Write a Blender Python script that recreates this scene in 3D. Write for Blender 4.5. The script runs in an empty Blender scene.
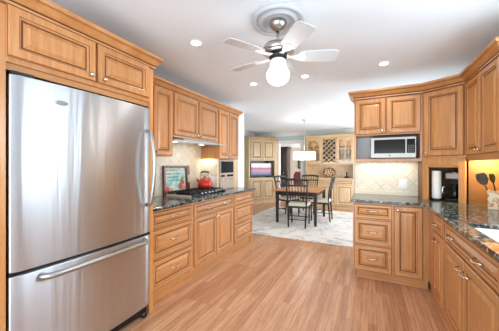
import bpy, math, random
from mathutils import Vector, Matrix
random.seed(7)
S = bpy.context.scene
COL = S.collection
R = math.radians
PI = math.pi

# ------------------------------------------------------------------ camera, world, exposure
cam = bpy.data.cameras.new('camera'); cam.sensor_width = 36; cam.lens = 245 / 499 * 36
cam.shift_y = -0.0010; cam.clip_start = 0.05
co = bpy.data.objects.new('camera', cam); COL.objects.link(co)
co.location = (0, 0, 1.31); co.rotation_euler = (R(90), 0, R(26)); S.camera = co
vs = S.view_settings
vs.view_transform = 'Standard'; vs.look = 'None'; vs.gamma = 1; vs.use_curve_mapping = False
vs.exposure = 0.46
W = bpy.data.worlds.new('daylight'); S.world = W; W.use_nodes = True
wn = W.node_tree; bg = wn.nodes['Background']
sky = wn.nodes.new('ShaderNodeTexSky'); sky.sky_type = 'NISHITA'; sky.sun_disc = False
sky.sun_elevation = R(40); sky.sun_rotation = R(120)
wn.links.new(sky.outputs[0], bg.inputs[0]); bg.inputs[1].default_value = 0.25

def area(name, loc, rot, sx, sy, power, col=(1, 1, 1), parent=None, spread=None):
    l = bpy.data.lights.new(name, 'AREA'); l.shape = 'RECTANGLE'; l.size = sx; l.size_y = sy
    l.energy = power; l.color = col
    if spread: l.spread = R(spread)
    o = bpy.data.objects.new(name, l); COL.objects.link(o); o.location = loc; o.rotation_euler = rot
    if parent: o.parent = parent
    return o
DAY = (0.76, 0.91, 1.05)
# daylight through the windows, plus an added hall lamp (each lies in its opening)
area('daylight_sink_window', (1.17, 1.45, 1.58), (0, R(84), 0), 0.9, 1.4, 32, DAY)
area('daylight_patio_door', (-0.5, -2.26, 0.95), (R(108), 0, 0), 3.3, 1.6, 92, DAY)
area('daylight_dining_window', (1.17, 6.1, 1.3), (0, R(116), 0), 1.9, 2.6, 84, (0.86, 0.95, 1.02))
area('hall_added_light', (-0.03, 10.0, 1.5), (0, R(90), 0), 1.4, 1.6, 95, (0.95, 0.97, 1.0))  # unseen source, added to brighten the room beyond the opening

# ------------------------------------------------------------------ mesh helper
class MB:
    def __init__(s): s.v = []; s.f = []; s.mi = []; s.sm = []
    def face(s, idx, mi=0, sm=False): s.f.append(idx); s.mi.append(mi); s.sm.append(sm)
    def add(s, vs_, fs, mi=0, sm=False):
        b = len(s.v); s.v += [tuple(p) for p in vs_]
        for f in fs: s.face([b + i for i in f], mi, sm)
    def box(s, x0, x1, y0, y1, z0, z1, mi=0):
        s.add([(x0, y0, z0), (x1, y0, z0), (x1, y1, z0), (x0, y1, z0), (x0, y0, z1), (x1, y0, z1), (x1, y1, z1), (x0, y1, z1)],
              [(0, 3, 2, 1), (4, 5, 6, 7), (0, 1, 5, 4), (1, 2, 6, 5), (2, 3, 7, 6), (3, 0, 4, 7)], mi); return s
    def prism(s, poly, z0, z1, mi=0):
        n = len(poly)
        s.add([(x, y, z0) for x, y in poly] + [(x, y, z1) for x, y in poly],
              [tuple(range(n - 1, -1, -1)), tuple(range(n, 2 * n))] + [(i, (i + 1) % n, n + (i + 1) % n, n + i) for i in range(n)], mi); return s
    def rings(s, rs, mis=None, cap0=True, cap1=True, sm=False, closed=False):
        """loft closed loops of equal length"""
        n = len(rs[0]); b = len(s.v)
        for r in rs: s.v += [tuple(p) for p in r]
        m = len(rs)
        for k in range(m if closed else m - 1):
            mi = mis[k] if mis else 0; k2 = (k + 1) % m
            for i in range(n):
                j = (i + 1) % n
                s.face([b + k * n + i, b + k * n + j, b + k2 * n + j, b + k2 * n + i], mi, sm)
        if not closed:
            if cap0: s.face([b + i for i in range(n - 1, -1, -1)], mis[0] if mis else 0, False)
            if cap1: s.face([b + (m - 1) * n + i for i in range(n)], mis[-1] if mis else 0, False)
        return s
    def tube(s, pts, r, n=8, mi=0, cap=True):
        P = [Vector(p) for p in pts]; rs = []; up = None
        rad = r if isinstance(r, (list, tuple)) else [r] * len(P)
        for i, p in enumerate(P):
            t = (P[min(i + 1, len(P) - 1)] - P[max(i - 1, 0)]).normalized()
            if up is None: up = Vector((0, 0, 1)) if abs(t.z) < .9 else Vector((1, 0, 0))
            a = t.cross(up).normalized(); up = a.cross(t).normalized()
            rs.append([p + a * rad[i] * math.cos(2 * PI * k / n) + up * rad[i] * math.sin(2 * PI * k / n) for k in range(n)])
        s.rings(rs, [mi] * (len(rs)), cap, cap, True); return s
    def lathe(s, prof, c=(0, 0, 0), axis='z', n=20, mi=0, cap0=True, cap1=True):
        rs = []
        for r, h in prof:
            ring = []
            for k in range(n):
                a = 2 * PI * k / n; x, y = r * math.cos(a), r * math.sin(a)
                if axis == 'z': q = (c[0] + x, c[1] + y, c[2] + h)
                elif axis == 'y': q = (c[0] + x, c[1] + h, c[2] - y)
                else: q = (c[0] + h, c[1] + x, c[2] + y)
                ring.append(q)
            rs.append(ring)
        s.rings(rs, [mi] * len(rs), cap0, cap1, True); return s
    def build(s, name, mats, parent=None, bevel=0, seg=2):
        me = bpy.data.meshes.new(name); me.from_pydata(s.v, [], s.f); me.validate()
        for m in (mats if isinstance(mats, (list, tuple)) else [mats]): me.materials.append(m)
        if len(me.polygons) == len(s.f):
            me.polygons.foreach_set('material_index', s.mi); me.polygons.foreach_set('use_smooth', s.sm)
        me.update()
        import bmesh
        bm = bmesh.new(); bm.from_mesh(me); bmesh.ops.recalc_face_normals(bm, faces=bm.faces); bm.to_mesh(me); bm.free()
        o = bpy.data.objects.new(name, me); COL.objects.link(o)
        if parent: o.parent = parent
        if bevel:
            b = o.modifiers.new('bevel', 'BEVEL'); b.width = bevel; b.segments = seg; b.limit_method = 'ANGLE'; b.angle_limit = R(40)
        return o
def BX(*a): return MB().box(*a)

def tag(o, label=None, cat=None, group=None, kind=None):
    if label: o['label'] = label
    if cat: o['category'] = cat
    if group: o['group'] = group
    if kind: o['kind'] = kind
    return o
def thing(name, label, cat, loc=(0, 0, 0), rot=0, group=None):
    o = bpy.data.objects.new(name, None); COL.objects.link(o); o.empty_display_size = .1
    o.location = loc; o.rotation_euler = (0, 0, rot); return tag(o, label, cat, group)
def struct(name, mb, mats, label, cat, bevel=0): return tag(mb.build(name, mats, None, bevel), label, cat, None, 'structure')
def dup(root, loc, rot, label=None):
    r = root.copy(); COL.objects.link(r); r.location = loc; r.rotation_euler = (0, 0, rot)
    if label: r['label'] = label
    def rec(a, b):
        for ch in list(a.children):
            c = ch.copy(); COL.objects.link(c); c.parent = b; rec(ch, c)
    rec(root, r); return r

# ------------------------------------------------------------------ materials
def srgb(r, g, b):
    f = lambda c: (c / 255 / 12.92) if c / 255 <= .04045 else ((c / 255 + .055) / 1.055) ** 2.4
    return (f(r), f(g), f(b), 1)
def mat(name, col, rough=.5, metal=0, spec=.5, **k):
    m = bpy.data.materials.new(name); m.use_nodes = True; p = m.node_tree.nodes['Principled BSDF']
    p.inputs['Base Color'].default_value = col; p.inputs['Roughness'].default_value = rough
    p.inputs['Metallic'].default_value = metal; p.inputs['Specular IOR Level'].default_value = spec
    for kk, vv in k.items(): p.inputs[kk.replace('_', ' ')].default_value = vv
    return m
def N(m, t, **k):
    n = m.node_tree.nodes.new(t)
    for a, v in k.items(): setattr(n, a, v)
    return n
def L(m, a, b): m.node_tree.links.new(a, b)
def P(m): return m.node_tree.nodes['Principled BSDF']
def ramp(m, stops):
    r = N(m, 'ShaderNodeValToRGB'); e = r.color_ramp.elements
    while len(e) < len(stops): e.new(.5)
    for q, (p_, c_) in zip(e, stops): q.position = p_; q.color = c_
    return r
def coords(m, scale=(1, 1, 1), rot=(0, 0, 0), out='Object', rnd=True):
    tc = N(m, 'ShaderNodeTexCoord'); mp = N(m, 'ShaderNodeMapping'); mp.inputs['Scale'].default_value = scale; mp.inputs['Rotation'].default_value = rot
    if rnd:
        oi = N(m, 'ShaderNodeObjectInfo'); ml = N(m, 'ShaderNodeVectorMath', operation='SCALE'); ml.inputs[0].default_value = (7, 11, 5)
        ad = N(m, 'ShaderNodeVectorMath', operation='ADD'); L(m, oi.outputs['Random'], ml.inputs['Scale'])
        L(m, tc.outputs[out], ad.inputs[0]); L(m, ml.outputs[0], ad.inputs[1]); L(m, ad.outputs[0], mp.inputs['Vector'])
    else: L(m, tc.outputs[out], mp.inputs['Vector'])
    return mp
def noise(m, vec, scale, detail=4, rough=.55, dist=0):
    n = N(m, 'ShaderNodeTexNoise'); n.inputs['Scale'].default_value = scale; n.inputs['Detail'].default_value = detail
    n.inputs['Roughness'].default_value = rough; n.inputs['Distortion'].default_value = dist; L(m, vec, n.inputs['Vector']); return n
def bump(m, h, strength, dist=.002):
    b = N(m, 'ShaderNodeBump'); b.inputs['Strength'].default_value = strength; b.inputs['Distance'].default_value = dist
    L(m, h, b.inputs['Height']); L(m, b.outputs[0], P(m).inputs['Normal'])
def wood(name, dark, mid, light, scale, rough=.34, tone=.12):
    m = mat(name, mid, rough); mp = coords(m, scale)
    n1 = noise(m, mp.outputs[0], 3, 5, .6, .35); r = ramp(m, [(.28, dark), (.5, mid), (.75, light)]); L(m, n1.outputs['Fac'], r.inputs[0])
    oi = N(m, 'ShaderNodeObjectInfo'); mr = N(m, 'ShaderNodeMapRange'); mr.inputs['To Min'].default_value = 1 - tone; mr.inputs['To Max'].default_value = 1 + tone * .6
    L(m, oi.outputs['Random'], mr.inputs['Value']); hs = N(m, 'ShaderNodeHueSaturation'); L(m, mr.outputs[0], hs.inputs['Value']); L(m, r.outputs[0], hs.inputs['Color'])
    P(m).inputs['Coat Weight'].default_value = .35; P(m).inputs['Coat Roughness'].default_value = .28
    L(m, hs.outputs[0], P(m).inputs['Base Color']); bump(m, n1.outputs['Fac'], .08, .001); return m
MA = dict(dark=srgb(188, 125, 69), mid=srgb(205, 143, 85), light=srgb(217, 160, 103))
maple_v = wood('maple vertical grain', **MA, scale=(14, 14, .9))
maple_h = wood('maple horizontal grain', **MA, scale=(.9, 14, 14))
maple_p = wood('maple molding', **MA, scale=(2.5, 2.5, 2.5), tone=.03)
glaze = mat('brown glaze and crown shade', srgb(98, 54, 26), .45)
MAPLE = [maple_v, glaze]; MAPLEH = [maple_h, glaze]
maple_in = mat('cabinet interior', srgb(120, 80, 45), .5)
PK = dict(dark=srgb(196, 160, 116), mid=srgb(212, 178, 136), light=srgb(224, 194, 154))
pick_v = wood('pale maple vertical grain', **PK, scale=(12, 12, .9), tone=.06)
pick_h = wood('pale maple horizontal grain', **PK, scale=(.9, 12, 12), tone=.06)
pglaze = mat('tan glaze', srgb(150, 122, 86), .5)
PICK = [pick_v, pglaze]; PICKH = [pick_h, pglaze]
ARM = dict(dark=srgb(176, 142, 98), mid=srgb(192, 160, 116), light=srgb(206, 176, 134))
arm_v = wood('glazed beige wood', **ARM, scale=(12, 12, .9), tone=.05); ARMO = [arm_v, mat('olive glaze', srgb(128, 108, 76), .5)]
blackwood = mat('black painted wood', srgb(24, 20, 18), .45)
darkwood = wood('dark walnut', srgb(40, 22, 16), srgb(56, 32, 24), srgb(72, 44, 32), (10, 10, 1))
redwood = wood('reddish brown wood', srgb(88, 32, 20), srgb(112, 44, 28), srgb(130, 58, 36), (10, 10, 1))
tablewood = wood('honey brown table wood', srgb(166, 108, 66), srgb(184, 124, 78), srgb(198, 140, 92), (1, 14, 14), .22)
nickel = mat('brushed nickel', srgb(190, 186, 178), .28, 1)
chrome = mat('chrome', srgb(210, 210, 212), .12, 1)
pullm = mat('satin nickel hardware', srgb(225, 212, 190), .25, 1)
black = mat('black plastic', srgb(16, 16, 17), .4)
blackgl = mat('black glass', srgb(14, 12, 11), .12, 0, .25)
iron = mat('cast iron', srgb(22, 22, 23), .55)
white = mat('white paint', srgb(240, 240, 238), .45)
whiteg = mat('white enamel', srgb(244, 243, 238), .15)
paper = mat('paper towel', srgb(240, 240, 236), .9)
cream = mat('cream cushion fabric', srgb(226, 218, 196), .9)
redenamel = mat('red enamel', srgb(196, 44, 26), .12)
steel2 = mat('light stainless steel', srgb(178, 176, 172), .36, 1)
def emis(name, col, st):
    m = mat(name, col, .5); P(m).inputs['Emission Color'].default_value = col; P(m).inputs['Emission Strength'].default_value = st; return m
glow = emis('lit white glass', (1, .97, .94, 1), 6)
glow_lens = emis('lit lens', (1, .97, .92, 1), 10)
glow_shade = emis('lit fabric drum shade', (1, .98, .94, 1), 1.6)
# stainless
def stainless():
    m = mat('brushed stainless steel', srgb(200, 204, 208), .34, 1); P(m).inputs['Anisotropic'].default_value = .9; P(m).inputs['Anisotropic Rotation'].default_value = .25
    mp = coords(m, (1, .6, 90), rnd=False); n = noise(m, mp.outputs[0], 6, 3)
    mr = N(m, 'ShaderNodeMapRange'); mr.inputs['To Min'].default_value = .30; mr.inputs['To Max'].default_value = .40
    L(m, n.outputs['Fac'], mr.inputs['Value']); L(m, mr.outputs[0], P(m).inputs['Roughness'])
    t = N(m, 'ShaderNodeTangent'); t.direction_type = 'RADIAL'; t.axis = 'Z'; L(m, t.outputs[0], P(m).inputs['Tangent'])
    mw_ = coords(m, (9, 3, .35), rnd=False); nw = noise(m, mw_.outputs[0], 1.0, 3, .6, .3); bump(m, nw.outputs['Fac'], .35, .012)
    return m
steel = stainless()
def granite():
    m = mat('dark speckled granite', srgb(50, 52, 46), .1); mp = coords(m, rnd=False)
    v = N(m, 'ShaderNodeTexVoronoi'); v.inputs['Scale'].default_value = 52; L(m, mp.outputs[0], v.inputs['Vector'])
    n1 = noise(m, mp.outputs[0], 16, 7, .75, .8)
    r1 = ramp(m, [(.40, srgb(10, 12, 11)), (.48, srgb(34, 40, 36)), (.55, srgb(92, 98, 90)), (.63, srgb(176, 160, 120))]); L(m, n1.outputs['Fac'], r1.inputs[0])
    r2 = ramp(m, [(.2, srgb(10, 12, 12)), (.6, srgb(70, 82, 86)), (.9, srgb(206, 206, 196))]); L(m, v.outputs['Color'], r2.inputs[0])
    mx = N(m, 'ShaderNodeMix', data_type='RGBA'); mx.inputs[0].default_value = .52; L(m, r1.outputs[0], mx.inputs[6]); L(m, r2.outputs[0], mx.inputs[7])
    L(m, mx.outputs[2], P(m).inputs['Base Color']); return m
gran = granite()
def oak():
    m = mat('oak strip floor', srgb(205, 155, 108), .3); mp = coords(m, rnd=False, rot=(0, 0, R(90)))
    b = N(m, 'ShaderNodeTexBrick'); b.offset = .37; b.offset_frequency = 3
    for k, v in (('Scale', 1), ('Brick Width', .95), ('Row Height', .062), ('Mortar Size', .0009), ('Mortar Smooth', .2), ('Bias', 0)): b.inputs[k].default_value = v
    b.inputs['Color1'].default_value = srgb(194, 138, 100); b.inputs['Color2'].default_value = srgb(221, 170, 130); b.inputs['Mortar'].default_value = srgb(140, 92, 58)
    L(m, mp.outputs[0], b.inputs['Vector'])
    mg = coords(m, (22, 1.1, 22), rnd=False); n = noise(m, mg.outputs[0], 2.5, 6, .65, .8)
    r = ramp(m, [(.3, srgb(192, 172, 155)), (.6, srgb(255, 255, 255))]); L(m, n.outputs['Fac'], r.inputs[0])
    mx = N(m, 'ShaderNodeMix', data_type='RGBA', blend_type='MULTIPLY'); mx.inputs[0].default_value = .8; L(m, b.outputs[0], mx.inputs[6]); L(m, r.outputs[0], mx.inputs[7])
    L(m, mx.outputs[2], P(m).inputs['Base Color']); bump(m, b.outputs['Fac'], -.15, .001); return m
def tile(axis):
    m = mat('cream diagonal tile ' + axis, srgb(232, 222, 200), .35)
    tc = N(m, 'ShaderNodeTexCoord'); sp = N(m, 'ShaderNodeSeparateXYZ'); cb = N(m, 'ShaderNodeCombineXYZ'); L(m, tc.outputs['Object'], sp.inputs[0])
    L(m, sp.outputs[{'x': 0, 'y': 1}[axis]], cb.inputs[0]); L(m, sp.outputs[2], cb.inputs[1])
    mp = N(m, 'ShaderNodeMapping'); mp.inputs['Rotation'].default_value = (0, 0, R(45)); L(m, cb.outputs[0], mp.inputs[0])
    b = N(m, 'ShaderNodeTexBrick'); b.offset = 0
    for k, v in (('Scale', 1), ('Brick Width', .102), ('Row Height', .102), ('Mortar Size', .0022), ('Mortar Smooth', .1)): b.inputs[k].default_value = v
    b.inputs['Color1'].default_value = srgb(224, 213, 190); b.inputs['Color2'].default_value = srgb(236, 227, 207); b.inputs['Mortar'].default_value = srgb(196, 182, 154)
    L(m, mp.outputs[0], b.inputs['Vector']); n = noise(m, mp.outputs[0], 30, 4)
    r = ramp(m, [(.3, (.86, .84, .8, 1)), (.6, (1, 1, 1, 1))]); L(m, n.outputs['Fac'], r.inputs[0])
    mx = N(m, 'ShaderNodeMix', data_type='RGBA', blend_type='MULTIPLY'); mx.inputs[0].default_value = .6; L(m, b.outputs[0], mx.inputs[6]); L(m, r.outputs[0], mx.inputs[7])
    L(m, mx.outputs[2], P(m).inputs['Base Color']); bump(m, b.outputs['Fac'], -.4, .002); return m
tile_x, tile_y = tile('x'), tile('y')
def wallpaint(name, c):
    m = mat(name, c, .7); mp = coords(m, rnd=False); n = noise(m, mp.outputs[0], 180, 3); bump(m, n.outputs['Fac'], .05, .001); return m
paint = wallpaint('pale blue grey paint', srgb(196, 211, 214))
paint_k = wallpaint('off white paint', srgb(236, 239, 241))
paint_h = wallpaint('beige paint', srgb(206, 198, 186))
ceilm = wallpaint('ceiling white', srgb(240, 247, 252))
gold = wallpaint('warm yellow wall', srgb(240, 214, 140))
def rugm():
    m = mat('faded floral rug', srgb(222, 214, 204), .95); mp = coords(m, rnd=False)
    n0 = noise(m, mp.outputs[0], 2.6, 5, .65, 1.2); r0 = ramp(m, [(.34, srgb(186, 182, 178)), (.46, srgb(226, 217, 206)), (.6, srgb(234, 226, 214)), (.72, srgb(212, 190, 174))]); L(m, n0.outputs['Fac'], r0.inputs[0])
    n1 = noise(m, mp.outputs[0], 3.4, 5, .6, 1.6); r1 = ramp(m, [(.55, (0, 0, 0, 1)), (.64, (.5, .5, .5, 1))]); L(m, n1.outputs['Fac'], r1.inputs[0])
    mp2 = coords(m, rnd=False); mp2.inputs['Location'].default_value = (4.2, 1.3, 2); n2 = noise(m, mp2.outputs[0], 3.8, 5, .6, 1.5); r2 = ramp(m, [(.56, (0, 0, 0, 1)), (.65, (.42, .42, .42, 1))]); L(m, n2.outputs['Fac'], r2.inputs[0])
    a = N(m, 'ShaderNodeMix', data_type='RGBA'); L(m, r1.outputs[0], a.inputs[0]); L(m, r0.outputs[0], a.inputs[6]); a.inputs[7].default_value = srgb(206, 128, 132)
    b = N(m, 'ShaderNodeMix', data_type='RGBA'); L(m, r2.outputs[0], b.inputs[0]); L(m, a.outputs[2], b.inputs[6]); b.inputs[7].default_value = srgb(128, 142, 160)
    L(m, b.outputs[2], P(m).inputs['Base Color']); n3 = noise(m, mp.outputs[0], 220, 2); bump(m, n3.outputs['Fac'], .4, .004); return m
def glassm():
    m = bpy.data.materials.new('clear pane'); m.use_nodes = True; nt = m.node_tree; nt.nodes.clear()
    o = nt.nodes.new('ShaderNodeOutputMaterial'); t = nt.nodes.new('ShaderNodeBsdfTransparent'); g = nt.nodes.new('ShaderNodeBsdfGlossy'); g.inputs['Roughness'].default_value = .03
    x = nt.nodes.new('ShaderNodeMixShader'); f = nt.nodes.new('ShaderNodeFresnel'); f.inputs[0].default_value = 1.45
    nt.links.new(f.outputs[0], x.inputs[0]); nt.links.new(t.outputs[0], x.inputs[1]); nt.links.new(g.outputs[0], x.inputs[2]); nt.links.new(x.outputs[0], o.inputs[0]); return m
glass = glassm()

# ------------------------------------------------------------------ setting
XL, XR, XD, YB, YP, ZC = -2.43, 1.20, -3.85, 8.35, 3.72, 2.44
def cells(us, vs_, hole, mk):
    for i in range(len(us) - 1):
        for j in range(len(vs_) - 1):
            if not hole((us[i] + us[i + 1]) / 2, (vs_[j] + vs_[j + 1]) / 2): mk(us[i], us[i + 1], vs_[j], vs_[j + 1])
def slab(us, vs_, inside, w0, w1, axis='z', mi=0):
    """one watertight slab over grid cells; axis = thickness axis"""
    m = MB(); I = {(i, j) for i in range(len(us) - 1) for j in range(len(vs_) - 1) if inside((us[i] + us[i + 1]) / 2, (vs_[j] + vs_[j + 1]) / 2)}
    idx = {}
    def V(i, j, w):
        k = (i, j, w)
        if k not in idx:
            a, b, c_ = us[i], vs_[j], (w0, w1)[w]; idx[k] = len(m.v)
            m.v.append({'z': (a, b, c_), 'y': (a, c_, b), 'x': (c_, a, b)}[axis])
        return idx[k]
    for i, j in I:
        for w in (0, 1): m.face([V(i, j, w), V(i + 1, j, w), V(i + 1, j + 1, w), V(i, j + 1, w)], mi)
        for di, dj, e in ((-1, 0, ((0, 0), (0, 1))), (1, 0, ((1, 0), (1, 1))), (0, -1, ((0, 0), (1, 0))), (0, 1, ((0, 1), (1, 1)))):
            if (i + di, j + dj) not in I:
                (a, b), (c_, d) = e; m.face([V(i + a, j + b, 0), V(i + c_, j + d, 0), V(i + c_, j + d, 1), V(i + a, j + b, 1)], mi)
    return m
struct('floor', BX(-4.2, 1.5, -2.5, 11.6, -.08, 0), oak(), 'honey oak strip floor running through kitchen and dining room', 'floor')
struct('ceiling', BX(-4.2, 1.5, -2.5, 11.6, ZC, ZC + .1), ceilm, 'smooth white ceiling', 'ceiling')
struct('wall_left', slab([-2.4, 4.72], [0, ZC], lambda a, b: True, XL - .12, XL, 'x'), paint_k, 'off-white kitchen wall behind the fridge and range', 'wall')
struct('wall_dining_left', slab([4.6, 8.35], [0, ZC], lambda a, b: True, XD - .12, XD, 'x'), paint, 'pale blue wall behind the corner armoire', 'wall')
struct('wall_dining_front', BX(XD, XL - .12, 4.6, 4.72, 0, ZC), paint, 'pale blue return wall of the dining room', 'wall')
struct('wall_right', slab([-2.4, .75, 2.15, 4.8, 7.4, 8.47], [0, .12, 1.12, 2.1, 2.12, ZC], lambda a, b: not ((.75 < a < 2.15 and 1.12 < b < 2.1) or (4.8 < a < 7.4 and .12 < b < 2.12)), XR, XR + .12, 'x'), paint_k, 'off-white right wall with the sink window', 'wall')
struct('wall_rear', slab([XL - .12, -2.2, 1.2, XR + .12], [0, .1, 2.2, ZC], lambda a, b: not (-2.2 < a < 1.2 and .1 < b < 2.2), -2.42, -2.3, 'y'), paint_k, 'off-white wall behind the viewer with glazed doors', 'wall')
struct('wall_back', slab([XD - .12, -2.895, -2.1, XR], [0, 2.08, ZC], lambda a, b: not (-2.895 < a < -2.1 and b < 2.08), YB, YB + .12, 'y'), paint, 'pale blue dining room wall with a cased opening', 'wall')
struct('wall_peninsula', BX(-.17, XR, YP, YP + .12, 0, 2.15), paint_k, 'short off-white wall behind the microwave cabinets, open above', 'wall')
struct('wall_hall_far', BX(-4.2, 0.1, 11.3, 11.42, 0, ZC), paint_h, 'beige wall of the room beyond the opening', 'wall')
struct('wall_hall_left', BX(-4.2, -4.08, 8.47, 11.3, 0, ZC), paint_h, 'beige side wall of the room beyond', 'wall')
struct('wall_hall_right', slab([8.47, 9.2, 10.8, 11.3], [0, .8, 2.2, ZC], lambda a, b: not (9.2 < a < 10.8 and .8 < b < 2.2), 0, .1, 'x'), paint_h, 'beige window wall of the room beyond', 'wall')
for nm, (a, b, c_, d), ax, w in (('window_1', (.75, 2.15, 1.12, 2.1), 'x', XR + .06), ('window_2', (4.8, 7.4, .12, 2.12), 'x', XR + .06), ('window_3', (-2.2, 1.2, .1, 2.2), 'y', -2.36), ('window_4', (9.2, 10.8, .8, 2.2), 'x', .05)):
    t_ = .05; mid = (a + b) / 2
    fr = slab([a, a + t_, mid - .03, mid + .03, b - t_, b], [c_, c_ + t_, d - t_, d], lambda u, v: u < a + t_ or u > b - t_ or abs(u - mid) < .03 or v < c_ + t_ or v > d - t_, w - .03, w + .03, ax)
    o = struct(nm, fr, white, 'white framed window', 'window')
    slab([a + t_, b - t_], [c_ + t_, d - t_], lambda u, v: True, w + .035, w + .04, ax).build('pane', glass, o)
# trims: door casing, crown, baseboards
cs = MB(); cs.box(-2.985, -2.895, YB - .02, YB, 0, 2.17); cs.box(-2.1, -2.01, YB - .02, YB, 0, 2.17); cs.box(-2.895, -2.1, YB - .02, YB, 2.08, 2.17)
cs.box(-2.895, -2.88, YB, YB + .12, 0, 2.08); cs.box(-2.115, -2.1, YB, YB + .12, 0, 2.08); cs.box(-2.88, -2.115, YB, YB + .12, 2.065, 2.08)
struct('trim_1', cs, white, 'white casing around the opening beside the armoire', 'trim', .003)
def sweep(path, prof, dark=()):
    """profile (out, z) swept along a 2D path, out = to the right of travel, mitred"""
    m = MB(); rs = []
    for i, p in enumerate(path):
        p = Vector(p); d0 = (p - Vector(path[i - 1])).normalized() if i else None; d1 = (Vector(path[i + 1]) - p).normalized() if i < len(path) - 1 else None
        a = d0 or d1; b = d1 or d0; n0 = Vector((a.y, -a.x)); n1 = Vector((b.y, -b.x)); n = (n0 + n1).normalized(); k = 1 / max(.3, n.dot(n0))
        rs.append([(p.x + n.x * o * k, p.y + n.y * o * k, z) for o, z in prof])
    m.rings(rs, None, True, True); n = len(prof)
    for q in range((len(path) - 1) * n):
        if q % n in dark: m.mi[q] = 1
    return m
cp = [(0, ZC - .12), (.012, ZC - .12), (.02, ZC - .1), (.06, ZC - .04), (.085, ZC - .02), (.095, ZC), (0, ZC)]
struct('trim_2', sweep([(XD, 4.72), (XD, YB), (XR, YB)], cp), white, 'white crown molding around the dining room ceiling', 'trim')
struct('baseboard_left', BX(XL, XL + .015, 3.9, 4.72, 0, .12), white, 'white baseboard on the wall end past the range cabinets', 'baseboard')
struct('baseboard_back', BX(-2.01, XR, YB - .015, YB, 0, .12), white, 'white baseboard under the hutch wall', 'baseboard')
struct('trim_3', BX(-4.08, 0, 11.0, 11.3, 2.1, ZC), white, 'white soffit in the room beyond the opening', 'trim')
# backsplashes are part of the walls
struct('trim_4', BX(XL, XL + .012, 1.6, 3.86, .914, 1.70), tile_y, 'cream diagonal tile backsplash behind the cooktop', 'backsplash')
bs = BX(-.17, .556, YP - .012, YP, .9145, 1.352)
struct('trim_5', bs, tile_x, 'cream diagonal tile backsplash under the microwave', 'backsplash')
bl_ = MB(); bl_.box(-.17, .556, YP - .02, YP - .012, .9145, .930); bl_.box(-.17, .556, YP - .018, YP - .012, .930, .958); bl_.box(-.17, .556, YP - .02, YP - .012, .958, .966)
struct('trim_7', bl_, mat('cream liner tile', srgb(238, 228, 204), .3), 'cream liner tile border along the counter under the microwave', 'trim', .002)
struct('trim_6', BX(XR - .012, XR, .75, 3.199, .914, 1.40), gold, 'warm yellow backsplash on the sink wall', 'backsplash')

# ------------------------------------------------------------------ cabinet builders (front faces local -y)
def ring(x0, x1, z0, z1, i, y): return [(x0 + i, y, z0 + i), (x1 - i, y, z0 + i), (x1 - i, y, z1 - i), (x0 + i, y, z1 - i)]
def panel_front(x0, x1, z0, z1, fr=.055, t=.02, y=0.0, gw=0):
    """raised panel front, back at y, face at y - t"""
    m = MB()
    spec = [(0, 0, 0), (0, t - .007, 1), (.003, t - .006, 0), (.007, t, 0), (fr - .008, t, 1), (fr - .005, t - .003, 0), (fr, t - .005, 0), (fr + .005, t - .013, 1), (fr + .009 + gw, t - .013, 0), (fr + .032 + gw, t - .002, 0), (fr + .035 + gw, t - .0005, 0), (fr + .037 + gw, t, 0)]
    m.rings([ring(x0, x1, z0, z1, i, y - d) for i, d, _ in spec], [k for _, _, k in spec]); return m
def knob_mb(x, z, y=-.02):
    return MB().lathe([(.006, 0), (.006, -.012), (.014, -.018), (.016, -.024), (.012, -.03), (.004, -.032)], (x, y, z), 'y', 12)
def pull_mb(x, z, y=-.02, w=.05):
    m = MB(); pts = [(x - w, y, z), (x - w, y - .014, z), (x - w * .8, y - .024, z - .002), (x - w * .4, y - .03, z - .005), (x, y - .032, z - .006), (x + w * .4, y - .03, z - .005), (x + w * .8, y - .024, z - .002), (x + w, y - .014, z), (x + w, y, z)]
    m.tube(pts, [.007, .006, .0055, .006, .007, .006, .0055, .006, .007], 8); return m
def front(parent, kind, x0, x1, z0, z1, hw=(), mv=None, mh=None, fr=.055, y=0.0, hm=None):
    mats = (mv or MAPLE) if kind == 'door' else (mh or MAPLEH)
    o = panel_front(x0, x1, z0, z1, fr, y=y, gw=.012 if mv else .004).build(kind, mats, parent)
    for h in hw:
        if h[0] == 'knob': knob_mb(h[1], h[2], y - .02).build('knob', hm or pullm, o)
        else: pull_mb(h[1], h[2], y - .02).build('pull', hm or pullm, o)
    return o
def base(label, loc, rot, w, depth, fronts, toe=(.01, 0, None), group=None, end=None):
    t = thing('base_cabinet', label, 'cabinet', loc, rot, group)
    depth -= .008; bd_ = MB(); bd_.box(0, w, 0, .018, .10, .884); bd_.box(0, .018, .018, depth, .10, .884); bd_.box(w - .018, w, .018, depth, .10, .884); bd_.box(.018, w - .018, .018, depth, .10, .118); bd_.box(.018, w - .018, depth - .01, depth, .118, .884); bd_.build('body', MAPLE, t)
    BX(toe[1], w if toe[2] is None else toe[2], toe[0], depth, 0, .10).build('toe_kick', MAPLEH, t)
    for f in fronts: front(t, *f)
    return t
def wallcab(label, loc, rot, w, depth, z0, z1, fronts, group=None, name='wall_cabinet'):
    t = thing(name, label, 'cabinet', loc, rot, group)
    BX(0, w, 0, depth, z0, z1).build('body', MAPLE, t)
    for f in fronts: front(t, *f)
    return t
DZ = [(.71, .862), (.42, .695), (.135, .405)]
DZR = [(.705, .862), (.408, .690), (.108, .393)]
def three_drawers(x0, x1, DZ=DZ):
    c_ = (x0 + x1) / 2
    return [('drawer', x0, x1, a, b, [('pull', c_, (a + b) / 2 + .012)], None, None, .034 if b - a < .2 else .048) for a, b in DZ]

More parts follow.
